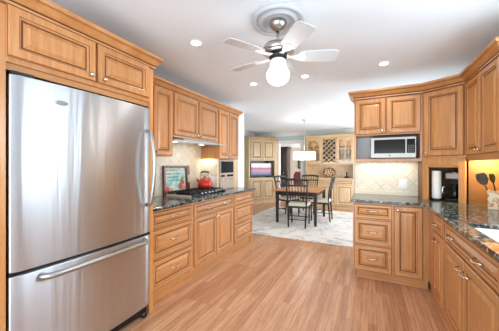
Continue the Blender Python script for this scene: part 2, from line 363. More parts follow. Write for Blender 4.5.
# ------------------------------------------------------------------ left run (local x = +y)
LB = -1.81            # face frame plane of the base cabinets
Lr = R(90)
def LX(y): return y - 1.595
base('maple base cabinet with three drawers next to the fridge', (LB, 1.595, 0), Lr, .63, .62, three_drawers(.03, .61), (.012, 0, None))
base('maple base cabinet with two doors under the cooktop', (LB, 2.225, 0), Lr, .93, .62,
     [('drawer', .02, .905, .71, .862, [('pull', .25, .79), ('pull', .68, .79)], None, None, .034),
      ('door', .02, .468, .135, .695, [('knob', .44, .64)]), ('door', .476, .905, .135, .695, [('knob', .505, .64)])], (.012, 0, None))
t = base('maple base cabinet with three drawers at the dining end of the range run', (LB, 3.155, 0), Lr, .665, .62, three_drawers(.02, .635), (.012, 0, .58))
BX(.60, .665, 0, .07, 0, .10).build('foot', MAPLE, t)
ct = slab([XL, -1.765], [1.595, 3.87], lambda a, b: True, .884, .914).build('countertop', gran, None, .006, 3)
tag(ct, 'dark granite countertop holding the cooktop and kettle', 'countertop')
UF = -2.10
wallcab('tall maple wall cabinet tucked beside the fridge panel', (UF, 1.60, 0), Lr, .615, .33, 1.41, 2.19,
        [('door', .02, .31, 1.42, 2.172, [('knob', .29, 1.47)]), ('door', .318, .605, 1.42, 2.172, [('knob', .345, 1.46)])])
wallcab('short maple wall cabinet over the range hood', (UF, 2.215, 0), Lr, .975, .33, 1.66, 2.19,
        [('door', .015, .475, 1.672, 2.172, [('knob', .44, 1.70)]), ('door', .490, .955, 1.672, 2.172, [('knob', .52, 1.70)])])
t = wallcab('narrow two-door maple cabinet at the end of the range wall, above the small oven', (UF, 3.19, 0), Lr, .65, .33, 1.40, 2.19,
        [('door', .015, .315, 1.412, 2.172, [('knob', .285, 1.46)]), ('door', .323, .635, 1.412, 2.172, [('knob', .355, 1.46)])])
BX(0, .03, 0, .325, .9145, 1.40).build('lower_stile', pick_v, t)
st = MB(); st.box(.49, .65, 0, .02, .9145, 1.40); st.box(.63, .65, .02, .325, .9145, 1.40); st.build('lower_stile', pick_v, t)
BX(-.012, 0, .0, .318, .914, 1.40).build('tiled_side', tile('x'), t)['label'] = 'cream tiled side panel'
# built-in small oven
t = thing('small_oven', 'small built-in stainless oven with black window below the narrow cabinet', 'oven', (UF, 3.22, .914), Lr)
champ = mat('satin champagne metal', srgb(168, 150, 136), .45, .6)
BX(.005, .455, .0, .31, .004, .475).build('body', champ, t)
BX(.02, .44, -.015, 0, .255, .465).build('door', champ, t); BX(.04, .42, -.018, -.014, .27, .455).build('window', blackgl, t)
BX(.02, .44, -.012, 0, .20, .245).build('control_panel', champ, t); BX(.04, .15, -.015, -.011, .208, .238).build('display', blackgl, t); BX(.22, .42, -.015, -.011, .208, .238).build('display', blackgl, t)
BX(.02, .44, -.012, 0, .02, .19).build('drawer', champ, t); MB().tube([(.06, -.012, .165), (.06, -.035, .165), (.40, -.035, .165), (.40, -.012, .165)], .006, 8).build('handle', chrome, t)
def crown_at(z): return [(o, z + h) for o, h in ((0, 0), (.002, 0), (.003, .008), (.014, .010), (.016, .022), (.010, .027), (.014, .033), (.024, .040), (.044, .062), (.056, .070), (.050, .074), (.062, .078), (.066, .086), (.066, .104), (0, .104))]
CD = (1, 4, 5, 9)  # dark crown strips: groove glaze, plus the shadow line under the crown painted in
tag(sweep([(UF - .0, 1.6), (UF, 3.84), (XL + .001, 3.84)], crown_at(2.160), CD).build('crown_molding', [maple_p, glaze]), 'maple crown molding along the range wall cabinets', 'molding')
# hood
t = thing('range_hood', 'slim stainless range hood under the short wall cabinet', 'range hood', (UF, 2.225, 0), Lr)
BX(.0, .955, .0, .32, 1.615, 1.66).build('body', steel2, t)
vz = MB(); vz.rings([[(.0, -.17, 1.600), (.955, -.17, 1.600), (.955, -.17, 1.612), (.0, -.17, 1.612)], [(.0, .0, 1.622), (.955, .0, 1.622), (.955, .0, 1.652), (.0, .0, 1.652)]]); vz.build('visor', steel2, t)
BX(.05, .90, .02, .29, 1.608, 1.615).build('filter', chrome, t)
for x in (.15, .72): BX(x, x + .06, .12, .18, 1.604, 1.609).build('lamp', glow_shade, t)
area('hood_light', (.48, .14, 1.598), (0, 0, 0), .7, .12, .45, (1, .92, .8), t)
# cooktop
t = thing('cooktop', 'black gas cooktop with stainless rim set in the granite', 'cooktop', (-1.955, 2.38, .9145), Lr)
BX(0, .80, 0, .40, .0, .018).build('tray', blackgl, t, .004); BX(-.006, 0, 0, .40, 0, .02).build('edge_trim', mat('steel trim with painted glint', srgb(232, 226, 204), .4, .3), t)  # bright reflection on the steel edge is put into the trim's pale colour
BX(.015, .785, .03, .39, .018, .021).build('glass_top', blackgl, t)
for i, (cx, cy) in enumerate(((.15, .13), (.15, .30), (.40, .24), (.65, .13), (.65, .30))):
    MB().lathe([(.055, 0), (.055, .008), (.04, .012), (.038, .02), (.01, .022)], (cx, cy, .02), 'z', 16).build('burner', iron, t)
for x0, x1 in ((.02, .27), (.28, .52), (.53, .78)):
    g = MB()
    for y in (.04, .14, .30, .385): g.box(x0, x1, y - .006, y + .006, .040, .052)
    for x in (x0 + .006, (x0 + x1) / 2, x1 - .006): g.box(x - .006, x + .006, .04, .385, .040, .052)
    for x in (x0 + .006, x1 - .006):
        for y in (.04, .385): g.box(x - .006, x + .006, y - .006, y + .006, .020, .042)
    g.build('grate', iron, t)
for i in range(5): MB().lathe([(.018, 0), (.017, .014), (.012, .018)], (.24 + .08 * i, .018, .016), 'z', 12).build('knob', chrome, t)
# kettle
t = thing('kettle', 'red enamel kettle with arched black handle on the rear burner', 'kettle', (-2.22, 3.02, .968))
MB().lathe([(.085, 0), (.102, .012), (.108, .045), (.1, .085), (.075, .118), (.045, .132), (.038, .136)], n=28).build('body', redenamel, t)
l_ = MB().lathe([(.045, .134), (.04, .142), (.02, .148), (.006, .15)]).build('lid', redenamel, t)
MB().lathe([(.006, .148), (.006, .156), (.014, .164), (.012, .174), (.003, .178)]).build('lid_knob', black, l_)
MB().tube([(-.085, -.0, .075), (-.125, -.005, .10), (-.152, -.008, .135)], [.026, .018, .011], 12).build('spout', redenamel, t)
hp = [(.082, 0, .11), (.086, 0, .16), (.084, 0, .20), (.072, 0, .228), (.04, 0, .238), (0, 0, .24), (-.04, 0, .238), (-.072, 0, .228), (-.084, 0, .20), (-.086, 0, .16), (-.082, 0, .11)]
h_ = MB().tube(hp, .005, 8).build('handle', chrome, t); MB().tube(hp[3:8], .012, 10).build('grip', black, h_)
# serving tray with picture
t = thing('serving_tray', 'red-brown framed picture tray leaning on the backsplash behind the cooktop', 'tray', (-2.388, 2.36, .9155), Lr)
t.rotation_euler = (R(-2), 0, Lr)
W_, H_ = .50, .385
fr = MB(); fr.box(0, .03, -.02, .012, 0, H_); fr.box(W_ - .065, W_, -.02, .012, 0, H_); fr.box(.03, W_ - .065, -.02, .012, 0, .03); fr.box(.03, W_ - .065, -.02, .012, H_ - .03, H_)
fr.build('frame', redwood, t, .004)
MB().tube([(W_ - .033, -.024, .14), (W_ - .033, -.026, .16), (W_ - .033, -.026, .23), (W_ - .033, -.024, .25)], .011, 10).build('handle_slot', white, t)
def artm():
    m = mat('faded teal and rose print', srgb(160, 205, 195), .4); mp = coords(m, rnd=False)
    n = noise(m, mp.outputs[0], 9, 3, .5, 1.); r = ramp(m, [(.35, srgb(120, 190, 180)), (.5, srgb(190, 220, 205)), (.65, srgb(225, 225, 200))]); L(m, n.outputs['Fac'], r.inputs[0])
    L(m, r.outputs[0], P(m).inputs['Base Color']); return m
BX(.03, W_ - .065, .005, .011, .03, H_ - .03).build('picture', artm(), t)
fl = [mat('rose petals', srgb(214, 92, 84), .6), mat('pale pink petals', srgb(228, 150, 140), .6), mat('green leaf print', srgb(120, 150, 90), .6), mat('dark lettering', srgb(70, 110, 110), .6)]
rr = random.Random(3); d = MB(); d2 = MB()
for (x, z, r_, k) in ((.08, .07, .038, 0), (.15, .06, .03, 1), (.06, .13, .026, 1), (.33, .10, .048, 0), (.39, .07, .03, 1), (.38, .15, .03, 0), (.34, .17, .028, 2), (.37, .205, .028, 2)):
    (d if x < .19 else d2).lathe([(r_, 0), (r_ * .9, -.0015), (r_ * .3, -.002)], (x, .005, z), 'y', 14, k)
d.build('flower_print', fl, t); d2.build('flower_print', fl, t); d = MB()
for z, x0 in ((.32, .06), (.275, .06), (.23, .07), (.185, .09)):
    x = x0
    while x < .29:
        w = rr.uniform(.006, .012); h = rr.uniform(.012, .028); d.box(x, x + w * .5, .0025, .005, z - h / 2, z + h / 2, 3); d.box(x, x + w, .0025, .005, z + h / 2 - .004, z + h / 2, 3); x += w + .009
d.build('lettering', fl, t)
# outlet on tiled side
def plate(name, label, loc, rot, w=.072, h=.116, gang=1, holes=True):
    t = thing(name, label, name.replace('_', ' '), loc, rot)
    BX(-w / 2, w / 2, -.006, 0, -h / 2, h / 2).build('cover', whiteg, t, .002)
    for g in range(gang):
        cx = (g - (gang - 1) / 2) * .040
        BX(cx - .016, cx + .016, -.010, -.005, -.033, .033).build('socket' if holes else 'rocker', white, t, .002)
    return t
plate('outlet', 'white outlet on the tiled panel right of the kettle', (-2.19, 3.178, 1.075), 0)
area('undercabinet_range', (-2.27, 3.14, 1.39), (R(40), 0, 0), .2, .04, .45, (1, .9, .72))

# ------------------------------------------------------------------ fridge enclosure and fridge
FX = -1.74
t = thing('fridge_cabinet', 'maple cabinet enclosing the fridge, with two doors and side panels', 'cabinet', (FX, .52, 0), Lr)
BX(.0, .084, 0, .685, 0, 2.19).build('side_panel', MAPLE, t); BX(1.035, 1.075, 0, .685, 0, 2.19).build('side_panel', MAPLE, t)
BX(.084, 1.035, 0.0, .685, 1.865, 2.19).build('body', MAPLE, t)
front(t, 'door', .086, .556, 1.895, 2.172, [('knob', .515, 1.93)]); front(t, 'door', .566, 1.022, 1.895, 2.172, [('knob', .61, 1.925)])
sweep([(0, 0), (1, 0)], [(0, 0), (1, 0), (1, 1)])
cm = sweep([(FX, .45), (FX, 1.595), (XL + .36, 1.595)], crown_at(2.165), CD)
tag(cm.build('crown_molding', [maple_p, glaze]), 'maple crown molding above the fridge cabinet doors', 'molding')
BX(.0845, 1.0345, .02, .06, 1.828, 1.866).build('valance', MAPLEH, t)

t = thing('refrigerator', 'stainless bottom-freezer refrigerator with bar handles', 'refrigerator', (-1.69, .612, 0), Lr)
FW = .93
BX(.015, FW - .015, .075, .72, .03, 1.775).build('cabinet', mat('dark grey fridge side', srgb(70, 70, 72), .45), t)
def bowed(z0, z1, name):
    m = MB(); n = 24; rs = []
    for k in range(n + 1):
        u = k / n; x = FW * u; y = .022 * (2 * u - 1) ** 2
        e = .012 if k in (0, n) else 0
        rs.append([(x, y + e, z0), (x, y + e, z1), (x, .07, z1), (x, .07, z0)])
    m.rings(rs, None, True, True, False)
    for i, f in enumerate(m.f):
        pass
    o = m.build(name, steel, t, .006, 3)
    for p in o.data.polygons: p.use_smooth = True
    return o
d1 = bowed(.728, 1.80, 'fridge_door'); d2 = bowed(.105, .708, 'freezer_drawer')
BX(.0, FW, .03, .07, .708, .728).build('gasket', black, t)
hp = [(.888, .02, 1.60), (.888, -.015, 1.597), (.888, -.035, 1.57)] + [(.888, -.035 - .035 * math.sin(PI * k / 8), 1.57 - .57 * k / 8) for k in range(1, 8)] + [(.888, -.035, 1.0), (.888, -.015, .973), (.888, .02, .97)]
MB().tube(hp, .015, 12).build('handle', steel2, d1)
hp = [(.13, .01, .672), (.135, -.02, .672), (.16, -.045, .672)] + [(.16 + .66 * k / 8, -.045 - .02 * math.sin(PI * k / 8), .672 + .004 * math.sin(PI * k / 8)) for k in range(1, 8)] + [(.82, -.045, .676), (.845, -.02, .676), (.85, .01, .676)]
MB().tube(hp, .018, 12).build('handle', steel2, d2)
bd = MB().lathe([(.5, 0), (.5, -.004), (.42, -.006)], (0, 0, 0), 'y', 24).build('badge', chrome, d1)
bd.scale = (.07, 1, .028); bd.location = (.235, .006, 1.69)
BX(.005, .11, .03, .12, 1.80, 1.822).build('hinge_cover', black, t, .006)
BX(.03, FW - .03, .05, .09, .03, .10).build('grille', black, t)
for x in (.02, FW - .07): MB().lathe([(.02, 0), (.028, .012), (.028, .03), (.02, .05)], (x + .025, .055, 0), 'z', 12).build('foot', black, t)

# ------------------------------------------------------------------ right and peninsula run
base('maple base cabinet with three drawers under the microwave wall', (-.17, 3.10, 0), 0, .405, .62, three_drawers(.018, .395, DZR), (.04, .04, None))
base('maple base cabinet with one tall door in the inner corner', (.235, 3.10, 0), 0, .325, .62, [('door', .009, .27, .108, .862, [('knob', .04, .822)])], (.04, 0, None))
RF = .56; Rr = R(-90)
base('narrow maple base cabinet between corner and sink cabinet', (RF, 3.10, 0), Rr, .605, .64,
     [('drawer', .245, .585, .71, .862, [('pull', .42, .785)], None, None, .034), ('door', .245, .585, .11, .695, [('pull', .41, .635)])], (.012, 0, None))
def RXY(y): return 2.495 - y
base('maple sink base cabinet with long false drawer front and two doors', (RF, 2.495, 0), Rr, 1.0, .64,
     [('drawer', .02, .985, .71, .862, [('pull', .255, .785), ('pull', .75, .785)], None, None, .034),
      ('door', .02, .500, .11, .695, [('pull', .455, .63)]), ('door', .508, .985, .11, .695, [('pull', .555, .63)])], (.012, 0, None))
base('maple drawer base nearest the viewer, past the sink cabinet', (RF, 1.495, 0), Rr, .9, .64, three_drawers(.02, .88), (.012, 0, None))
xs = [-.19, .51, .60, 1.04, XR]; ys = [.59, 1.34, 2.16, 3.05, YP]
def inside(x, y):
    if y > 3.05: return True
    return x > .51 and not (.60 < x < 1.04 and 1.34 < y < 2.16)
ct = slab(xs, ys, inside, .884, .914).build('countertop', gran, None, .006, 3)
tag(ct, 'dark granite L-shaped countertop around the sink', 'countertop')
sk = MB(); a, b, c_, d_ = .59, 1.05, 1.33, 2.17
sk.rings([[(a, c_, .884), (b, c_, .884), (b, d_, .884), (a, d_, .884)], [(a + .01, c_ + .01, .884), (b - .01, c_ + .01, .884), (b - .01, d_ - .01, .884), (a + .01, d_ - .01, .884)],
          [(a + .02, c_ + .02, .80), (b - .02, c_ + .02, .80), (b - .02, d_ - .02, .80), (a + .02, d_ - .02, .80)], [(a + .06, c_ + .06, .70), (b - .06, c_ + .06, .70), (b - .06, d_ - .06, .70), (a + .06, d_ - .06, .70)]], None, False, True)
t = thing('sink', 'white undermount sink in the granite countertop', 'sink', (0, 0, 0)); sk.build('basin', whiteg, t)
MB().lathe([(.04, .70), (.04, .703), (.02, .702)], (.83, 1.73, 0), 'z', 16).build('drain', chrome, t)
# uppers
UY = 3.41; UX = .89
t = thing('microwave_cabinet', 'maple wall cabinet with two doors over an open microwave shelf', 'cabinet', (-.17, UY, 0), 0)
BX(0, .725, 0, .31, 1.677, 2.15).build('body', MAPLE, t)
BX(0, .022, 0, .31, 1.388, 1.677).build('side_panel', MAPLE, t); BX(.700, .725, 0, .31, 1.388, 1.677).build('side_panel', MAPLE, t)
BX(0, .725, -.005, .31, 1.352, 1.388).build('shelf', MAPLEH, t)
front(t, 'door', .012, .352, 1.692, 2.128, [('knob', .315, 1.725)]); front(t, 'door', .360, .705, 1.692, 2.128, [('knob', .395, 1.725)])
mw = thing('microwave', 'stainless microwave with black window on the open shelf', 'microwave', (.022, 3.385, 1.389), 0)
BX(0, .465, .012, .30, .008, .250).build('body', black, mw)
fr = slab([0, .035, .36, .375, .455, .465], [.008, .062, .225, .250], lambda x, z: not (.062 < z < .225 and (.035 < x < .36 or .375 < x < .455)), -.012, .012, 'y'); fr.build('front_frame', mat('microwave steel', srgb(158, 154, 148), .4, 1), mw, .002)
BX(.035, .36, -.004, .012, .062, .225).build('window', blackgl, mw); BX(.375, .455, -.006, .012, .062, .225).build('control_panel', blackgl, mw)
kp = MB()
for i in range(3):
    for j in range(4): kp.box(.388 + .021 * i, .402 + .021 * i, -.0075, -.006, .075 + .022 * j, .088 + .022 * j)
kp.build('keypad', mat('grey keys', srgb(95, 95, 98), .5), mw)
MB().lathe([(.009, 0), (.009, -.002)], (.2, -.012, .036), 'y', 14).build('badge', black, mw)
for x in (.03, .43): BX(x, x + .02, .03, .27, 0, .01).build('foot', black, mw)
# corner cabinet and garage
A = (.56, UY - .02 + .0, 0); B = (.872, 3.125, 0)
poly = [(.558, 3.405), (.885, 3.20), (XR - .003, 3.20), (XR - .003, YP - .003), (.558, YP - .003)]
crot = math.atan2(3.20 - 3.405, .885 - .558); cw = math.hypot(.327, .205)
t = thing('corner_cabinet', 'tall diagonal corner wall cabinet with a single maple door', 'cabinet', (.558, 3.405, 0), crot)
M_ = Matrix.Rotation(-crot, 2)
lp = [tuple(M_ @ (Vector(p) - Vector((.558, 3.405)))) for p in poly]
MB().prism(lp, 1.385, 2.15).build('body', MAPLE, t)
front(t, 'door', .012, cw - .012, 1.41, 2.128, [('knob', .04, 1.445)], fr=.06)
t = thing('appliance_garage', 'open maple appliance garage on the corner counter, tambour raised', 'cabinet', (.558, 3.405, 0), crot)
gz0, gz1 = .9145, 1.384
g = MB(); g.box(0, .052, -.018, .02, gz0, gz1); g.box(cw - .056, cw, -.018, .02, gz0, gz1); g.box(.052, cw - .056, -.018, .02, 1.31, gz1); g.build('face_frame', MAPLE, t, .002)
tb = MB()
for k in range(3): tb.box(.052, cw - .056, -.004, .012, 1.285 + .009 * k, 1.293 + .009 * k)
tb.build('tambour', MAPLEH, t)
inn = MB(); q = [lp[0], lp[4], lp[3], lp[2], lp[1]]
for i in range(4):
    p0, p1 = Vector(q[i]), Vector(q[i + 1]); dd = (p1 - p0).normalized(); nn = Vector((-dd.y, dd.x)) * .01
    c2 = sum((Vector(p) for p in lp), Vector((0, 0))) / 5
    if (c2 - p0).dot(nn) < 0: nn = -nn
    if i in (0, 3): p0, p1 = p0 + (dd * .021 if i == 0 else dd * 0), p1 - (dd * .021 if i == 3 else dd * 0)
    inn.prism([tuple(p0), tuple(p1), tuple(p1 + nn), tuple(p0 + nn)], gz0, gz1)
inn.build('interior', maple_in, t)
# contents
def loc_c(x, y): v_ = Matrix.Rotation(crot, 2) @ Vector((x, y)); return (v_.x + .558, v_.y + 3.405)
px, py = loc_c(.105, .07)
t = thing('paper_towel_holder', 'white paper towel roll on a black stand in the appliance garage', 'paper towel', (px, py, .9145))
MB().lathe([(.050, 0), (.052, .010), (.048, .022), (.01, .024), (.008, .335), (.012, .345), (.003, .35)]).build('stand', black, t)
MB().lathe([(.042, .022), (.044, .03), (.044, .325), (.042, .33), (.015, .33)], n=28).build('roll', paper, t)
px, py = loc_c(.256, .15)
t = thing('coffee_maker', 'black and chrome coffee maker beside the paper towels in the garage', 'coffee maker', (px, py, .9145), crot)
BX(-.07, .07, -.09, .09, 0, .03).build('base', black, t, .006); BX(-.07, .07, .03, .09, .03, .24).build('body', black, t, .006); BX(-.07, .07, -.08, .09, .24, .31).build('top', steel2, t, .01)
MB().lathe([(.058, .032), (.06, .04), (.06, .12), (.045, .165), (.04, .18), (.045, .185)], (0, -.03, 0), n=24).build('carafe', blackgl, t)
MB().tube([(-.055, -.05, .16), (-.095, -.07, .15), (-.1, -.07, .09), (-.058, -.05, .06)], .007, 8).build('handle', chrome, t)
MB().lathe([(.05, .295), (.055, .30), (.055, .32), (.02, .33)], (0, -.02, 0)).build('lid', chrome, t)
# right wall uppers
wallcab('maple wall cabinet with two doors right of the diagonal corner cabinet', (UX, 3.20, 0), Rr, .76, .305, 1.385, 2.15,
        [('door', .012, .376, 1.41, 2.128, [('knob', .35, 1.445)]), ('door', .384, .75, 1.41, 2.128, [('knob', .415, 1.445)])])
tag(sweep([(-.17, YP - .001), (-.17, UY), (.558, UY - .003), (UX, 3.20), (UX, 2.44), (XR - .001, 2.44)], crown_at(2.132), CD).build('crown_molding', [maple_p, glaze]), 'maple crown molding wrapping the microwave, corner and sink wall cabinets', 'molding')
lr = MB(); lr.box(.0, .76, -.0, .02, 1.352, 1.385)
t = thing('light_rail', 'maple light rail below the sink wall cabinet', 'molding', (UX, 3.20, 0), Rr); lr.build('rail', MAPLEH, t)
area('undercabinet_sink', (1.06, 3.06, 1.374), (R(38), 0, 0), .2, .12, 6.0, (1, .80, .36))
area('undercabinet_microwave', (.2, 3.6, 1.348), (0, 0, 0), .6, .06, 1.2, (1, .9, .75))
plate('switch_plate', 'white double switch plate on the tile below the microwave', (.393, YP - .0125, 1.068), 0, .088, .115, 2, False)
# utensil crock
t = thing('utensil_crock', 'square cream patterned crock full of cooking tools by the sink', 'crock', (1.03, 2.93, .9145), R(-20))
cr = MB(); q = .062
cr.rings([[(-q, -q, 0), (q, -q, 0), (q, q, 0), (-q, q, 0)], [(-q * 1.05, -q * 1.05, .16), (q * 1.05, -q * 1.05, .16), (q * 1.05, q * 1.05, .16), (-q * 1.05, q * 1.05, .16)],
          [(-q * .93, -q * .93, .16), (q * .93, -q * .93, .16), (q * .93, q * .93, .16), (-q * .93, q * .93, .16)], [(-q * .88, -q * .88, .02), (q * .88, -q * .88, .02), (q * .88, q * .88, .02), (-q * .88, q * .88, .02)]])
def crockm():
    m = mat('cream glaze with rust bands', srgb(228, 200, 158), .3); mp = coords(m, rnd=False); n = noise(m, mp.outputs[0], 22, 2, .4); r = ramp(m, [(.5, srgb(230, 206, 168)), (.58, srgb(186, 104, 62)), (.66, srgb(226, 196, 150))]); L(m, n.outputs['Fac'], r.inputs[0]); L(m, r.outputs[0], P(m).inputs['Base Color']); return m
cr.build('pot', crockm(), t, .004)
rm = MB(); rm.rings([[(-.068, -.068, .15), (.068, -.068, .15), (.068, .068, .15), (-.068, .068, .15)], [(-.068, -.068, .165), (.068, -.068, .165), (.068, .068, .165), (-.068, .068, .165)],
          [(-.056, -.056, .165), (.056, -.056, .165), (.056, .056, .165), (-.056, .056, .165)], [(-.056, -.056, .15), (.056, -.056, .15), (.056, .056, .15), (-.056, .056, .15)]], closed=True)
rm.build('rim', mat('tan rim glaze', srgb(206, 160, 104), .3), t)
def utensil(name, label, loc, tip, head, m):
    u = thing(name, label, 'utensil', loc)
    MB().tube([(0, 0, 0), tip], .006, 8).build('handle', m, u)
    T = Vector(tip); d = T.normalized(); sx = Vector((-math.sin(R(26)), math.cos(R(26)), 0)).cross(d).normalized(); n = d.cross(sx)
    o = MB(); prof = head; rs = []
    o.rings([[T + d * a + sx * w + n * .004, T + d * a - sx * w + n * .004, T + d * a - sx * w - n * .004, T + d * a + sx * w - n * .004] for a, w in prof]).build('head', m, u, .002)
grey_n = mat('dark grey nylon', srgb(52, 54, 70), .5)
utensil('turner', 'large dark grey nylon turner standing in the crock', (1.01, 2.94, .94), (-.055, .02, .185), [(0, .012), (.02, .036), (.05, .052), (.09, .050), (.115, .034)], grey_n)
utensil('cooking_spoon', 'black nylon spoon leaning behind the turner in the crock', (1.045, 2.95, .94), (-.03, .02, .21), [(0, .008), (.02, .022), (.05, .028), (.08, .018)], black)
utensil('spatula', 'yellow-green spatula at the right of the crock', (1.045, 2.915, .94), (.02, -.012, .20), [(0, .010), (.02, .022), (.07, .024), (.09, .018)], mat('lime silicone', srgb(196, 190, 70), .5))

# ------------------------------------------------------------------ ceiling: fan and recessed lights
fanwhite = mat('white fan paint', srgb(204, 206, 208), .5)
t = thing('ceiling_fan', 'white five-blade ceiling fan with nickel motor and lit globe', 'ceiling fan', (-.637, 1.813, ZC))
md = MB().lathe([(.205, 0), (.205, -.010), (.198, -.022), (.185, -.026), (.172, -.020), (.166, -.010), (.150, -.012), (.143, -.028), (.130, -.032), (.118, -.026), (.112, -.010), (.085, -.012), (.05, -.016)], n=48, cap0=True).build('medallion', fanwhite, t)
MB().lathe([(.068, -.02), (.07, -.03), (.064, -.05), (.045, -.075), (.025, -.088), (.018, -.09)], n=28).build('canopy', nickel, t)
MB().lathe([(.011, -.085), (.011, -.19)], n=12).build('downrod', nickel, t)
MB().lathe([(.02, -.170), (.06, -.180), (.105, -.202), (.124, -.23), (.124, -.252), (.11, -.263), (.06, -.268)], n=32).build('motor_housing', nickel, t)
MB().lathe([(.06, -.266), (.07, -.275), (.068, -.30), (.05, -.31)], n=24).build('flywheel', black, t)
MB().lathe([(.045, -.305), (.058, -.315), (.066, -.34), (.064, -.36), (.055, -.372)], n=24).build('light_fitter', white, t)
gl = MB().lathe([(.05, -.368), (.072, -.385), (.086, -.412), (.088, -.44), (.078, -.472), (.052, -.495), (.02, -.507), (.002, -.509)], n=28).build('globe', glow, t)
for k in range(5):
    a = R(24 + 72 * k); ca, sa = math.cos(a), math.sin(a); tilt = -.22
    m = MB(); rs = []
    for r_, w in ((.16, .045), (.18, .056), (.25, .062), (.36, .066), (.435, .064), (.458, .050)):
        rs.append([(r_ * ca - s * w * sa, r_ * sa + s * w * ca, -.285 + s * w * tilt + dz) for s, dz in ((-1, .003), (1, .003), (1, -.003), (-1, -.003))])
    bl = m.rings(rs).build('blade', fanwhite, t)
    ir = MB(); ir.rings([[(r_ * ca - s * w * sa, r_ * sa + s * w * ca, z + s * w * tl + dz) for s, dz in ((-1, .003), (1, .003), (1, -.003), (-1, -.003))] for r_, w, z, tl in ((.055, .02, -.285, 0), (.11, .012, -.292, .1), (.15, .028, -.293, tilt), (.20, .03, -.293, tilt), (.215, .012, -.293, tilt))])
    ir.build('blade_iron', white, bl)
pl = bpy.data.lights.new('fan_lamp', 'POINT'); pl.energy = 1; pl.color = (1, .95, .88); pl.shadow_soft_size = .09
po = bpy.data.objects.new('fan_lamp', pl); COL.objects.link(po); po.parent = t; po.location = (0, 0, -.60)
first = None
for (x, y, lb) in ((-1.44, 1.822, 'round recessed light nearest the fridge cabinet'), (.15, 3.108, 'round recessed light in front of the microwave cabinet'),
                   (-1.448, 3.096, 'round recessed light over the far end of the range counter'), (-.733, 3.115, 'round recessed light just behind the fan globe')):
    if first is None:
        first = thing('recessed_light', lb, 'ceiling light', (x, y, ZC), 0, 'recessed ceiling lights')
        MB().lathe([(.044, 0), (.062, 0), (.064, -.004), (.057, -.007), (.044, -.003)], n=28, cap0=False, cap1=False).build('trim_ring', white, first)
        MB().lathe([(.046, -.001), (.046, -.002), (.01, -.003)], n=24).build('lens', glow_lens, first)
        sl = bpy.data.lights.new('can_light', 'SPOT'); sl.energy = 9; sl.spot_size = R(130); sl.spot_blend = .8; sl.color = (1, .96, .92); sl.shadow_soft_size = .05
        so = bpy.data.objects.new('can_light', sl); COL.objects.link(so); so.parent = first; so.location = (0, 0, -.02)
    else: dup(first, (x, y, ZC), 0, lb)

# ------------------------------------------------------------------ dining room
struct_rug = BX(-2.68, .42, 4.22, 7.3, 0.0, .012).build('rug', rugm(), None, .003); tag(struct_rug, 'large faded floral area rug under the dining table', 'rug')
t = thing('dining_table', 'rectangular dining table with honey top and black legs', 'table', (-1.445, 5.82, .012))
BX(-.50, .50, -.64, .64, .715, .74).build('tabletop', tablewood, t, .006)
ap = MB(); ap.box(-.41, .41, -.55, -.53, .62, .715); ap.box(-.41, .41, .53, .55, .62, .715); ap.box(-.43, -.41, -.53, .53, .62, .715); ap.box(.41, .43, -.53, .53, .62, .715); ap.build('apron', blackwood, t)
for sx in (-1, 1):
    for sy in (-1, 1): MB().rings([[(sx * .425 + a * w, sy * .545 + b * w, z) for a, b in ((-1, -1), (1, -1), (1, 1), (-1, 1))] for z, w in ((0, .024), (.55, .032), (.714, .034))]).build('leg', blackwood, t)
def chair():
    t = thing('dining_chair', '', 'chair', (0, 0, 0), 0, 'dining chairs around the table')
    MB().rings([[(-.21 * s, -.20 * s + o, z), (.21 * s, -.20 * s + o, z), (.225 * s, .21 * s + o, z), (-.225 * s, .21 * s + o, z)] for z, s, o in ((.435, .94, 0), (.445, 1, 0), (.475, 1, 0), (.49, .9, 0))]).build('seat_cushion', cream, t, .01, 3)
    sf = MB(); sf.box(-.20, .20, -.205, -.18, .40, .437); sf.box(-.20, .20, .185, .21, .40, .437); sf.box(-.21, -.185, -.2, .2, .40, .437); sf.box(.185, .21, -.2, .2, .40, .437); sf.build('seat_frame', blackwood, t)
    for s in (-1, 1):
        MB().tube([(s * .19, .19, .0), (s * .195, .195, .42)], [.014, .018], 8).build('leg', blackwood, t)
        MB().tube([(s * .175, -.225, 0), (s * .19, -.19, .43), (s * .205, -.205, .70), (s * .222, -.275, 1.0)], [.015, .018, .016, .013], 8).build('leg', blackwood, t)['label'] = 'rear leg rising into back post'
        MB().tube([(s * .183, -.21, .2), (s * .192, .19, .2)], .009, 6).build('stretcher', blackwood, t)
    MB().tube([(-.19, -.02, .2), (.19, -.02, .2)], .009, 6).build('stretcher', blackwood, t)
    MB().tube([(-.18, -.212, .16), (.18, -.212, .16)], .009, 6).build('stretcher', blackwood, t)
    top = MB(); rs = []
    for k in range(9):
        u = -1 + k / 4; x = .235 * u; y = -.268 - .03 * (1 - u * u); z = .985 + .018 * (1 - u * u)
        rs.append([(x, y - .012, z - .022), (x, y + .012, z - .022), (x, y + .012, z + .022), (x, y - .012, z + .022)])
    top.rings(rs).build('top_rail', blackwood, t, .005)
    rs = []
    for k in range(9):
        u = -1 + k / 4; x = .208 * u; y = -.24 - .02 * (1 - u * u); rs.append([(x, y - .009, .855), (x, y + .009, .855), (x, y + .009, .885), (x, y - .009, .885)])
    MB().rings(rs).build('back_rail', blackwood, t)
    MB().tube([(-.195, -.195, .55), (.195, -.195, .55)], .010, 6).build('back_rail', blackwood, t)
    for k in range(6):
        u = (k - 2.5) / 3.2; MB().tube([(.17 * u, -.195, .55), (.19 * u, -.215, .72), (.215 * u, -.29, .985)], .0085, 6).build('spindle', blackwood, t)
    return t
c0 = chair(); c0.location = (-1.36, 5.21, .012); c0.rotation_euler = (0, 0, R(4)); c0['label'] = 'black spindle-back chair nearest the viewer, its back to the kitchen'
dup(c0, (-1.02, 5.97, .012), R(90), 'black spindle-back chair on the hutch side of the table, seen edge-on')
dup(c0, (-1.86, 6.05, .012), R(-112), 'black spindle-back chair on the armoire side of the table')
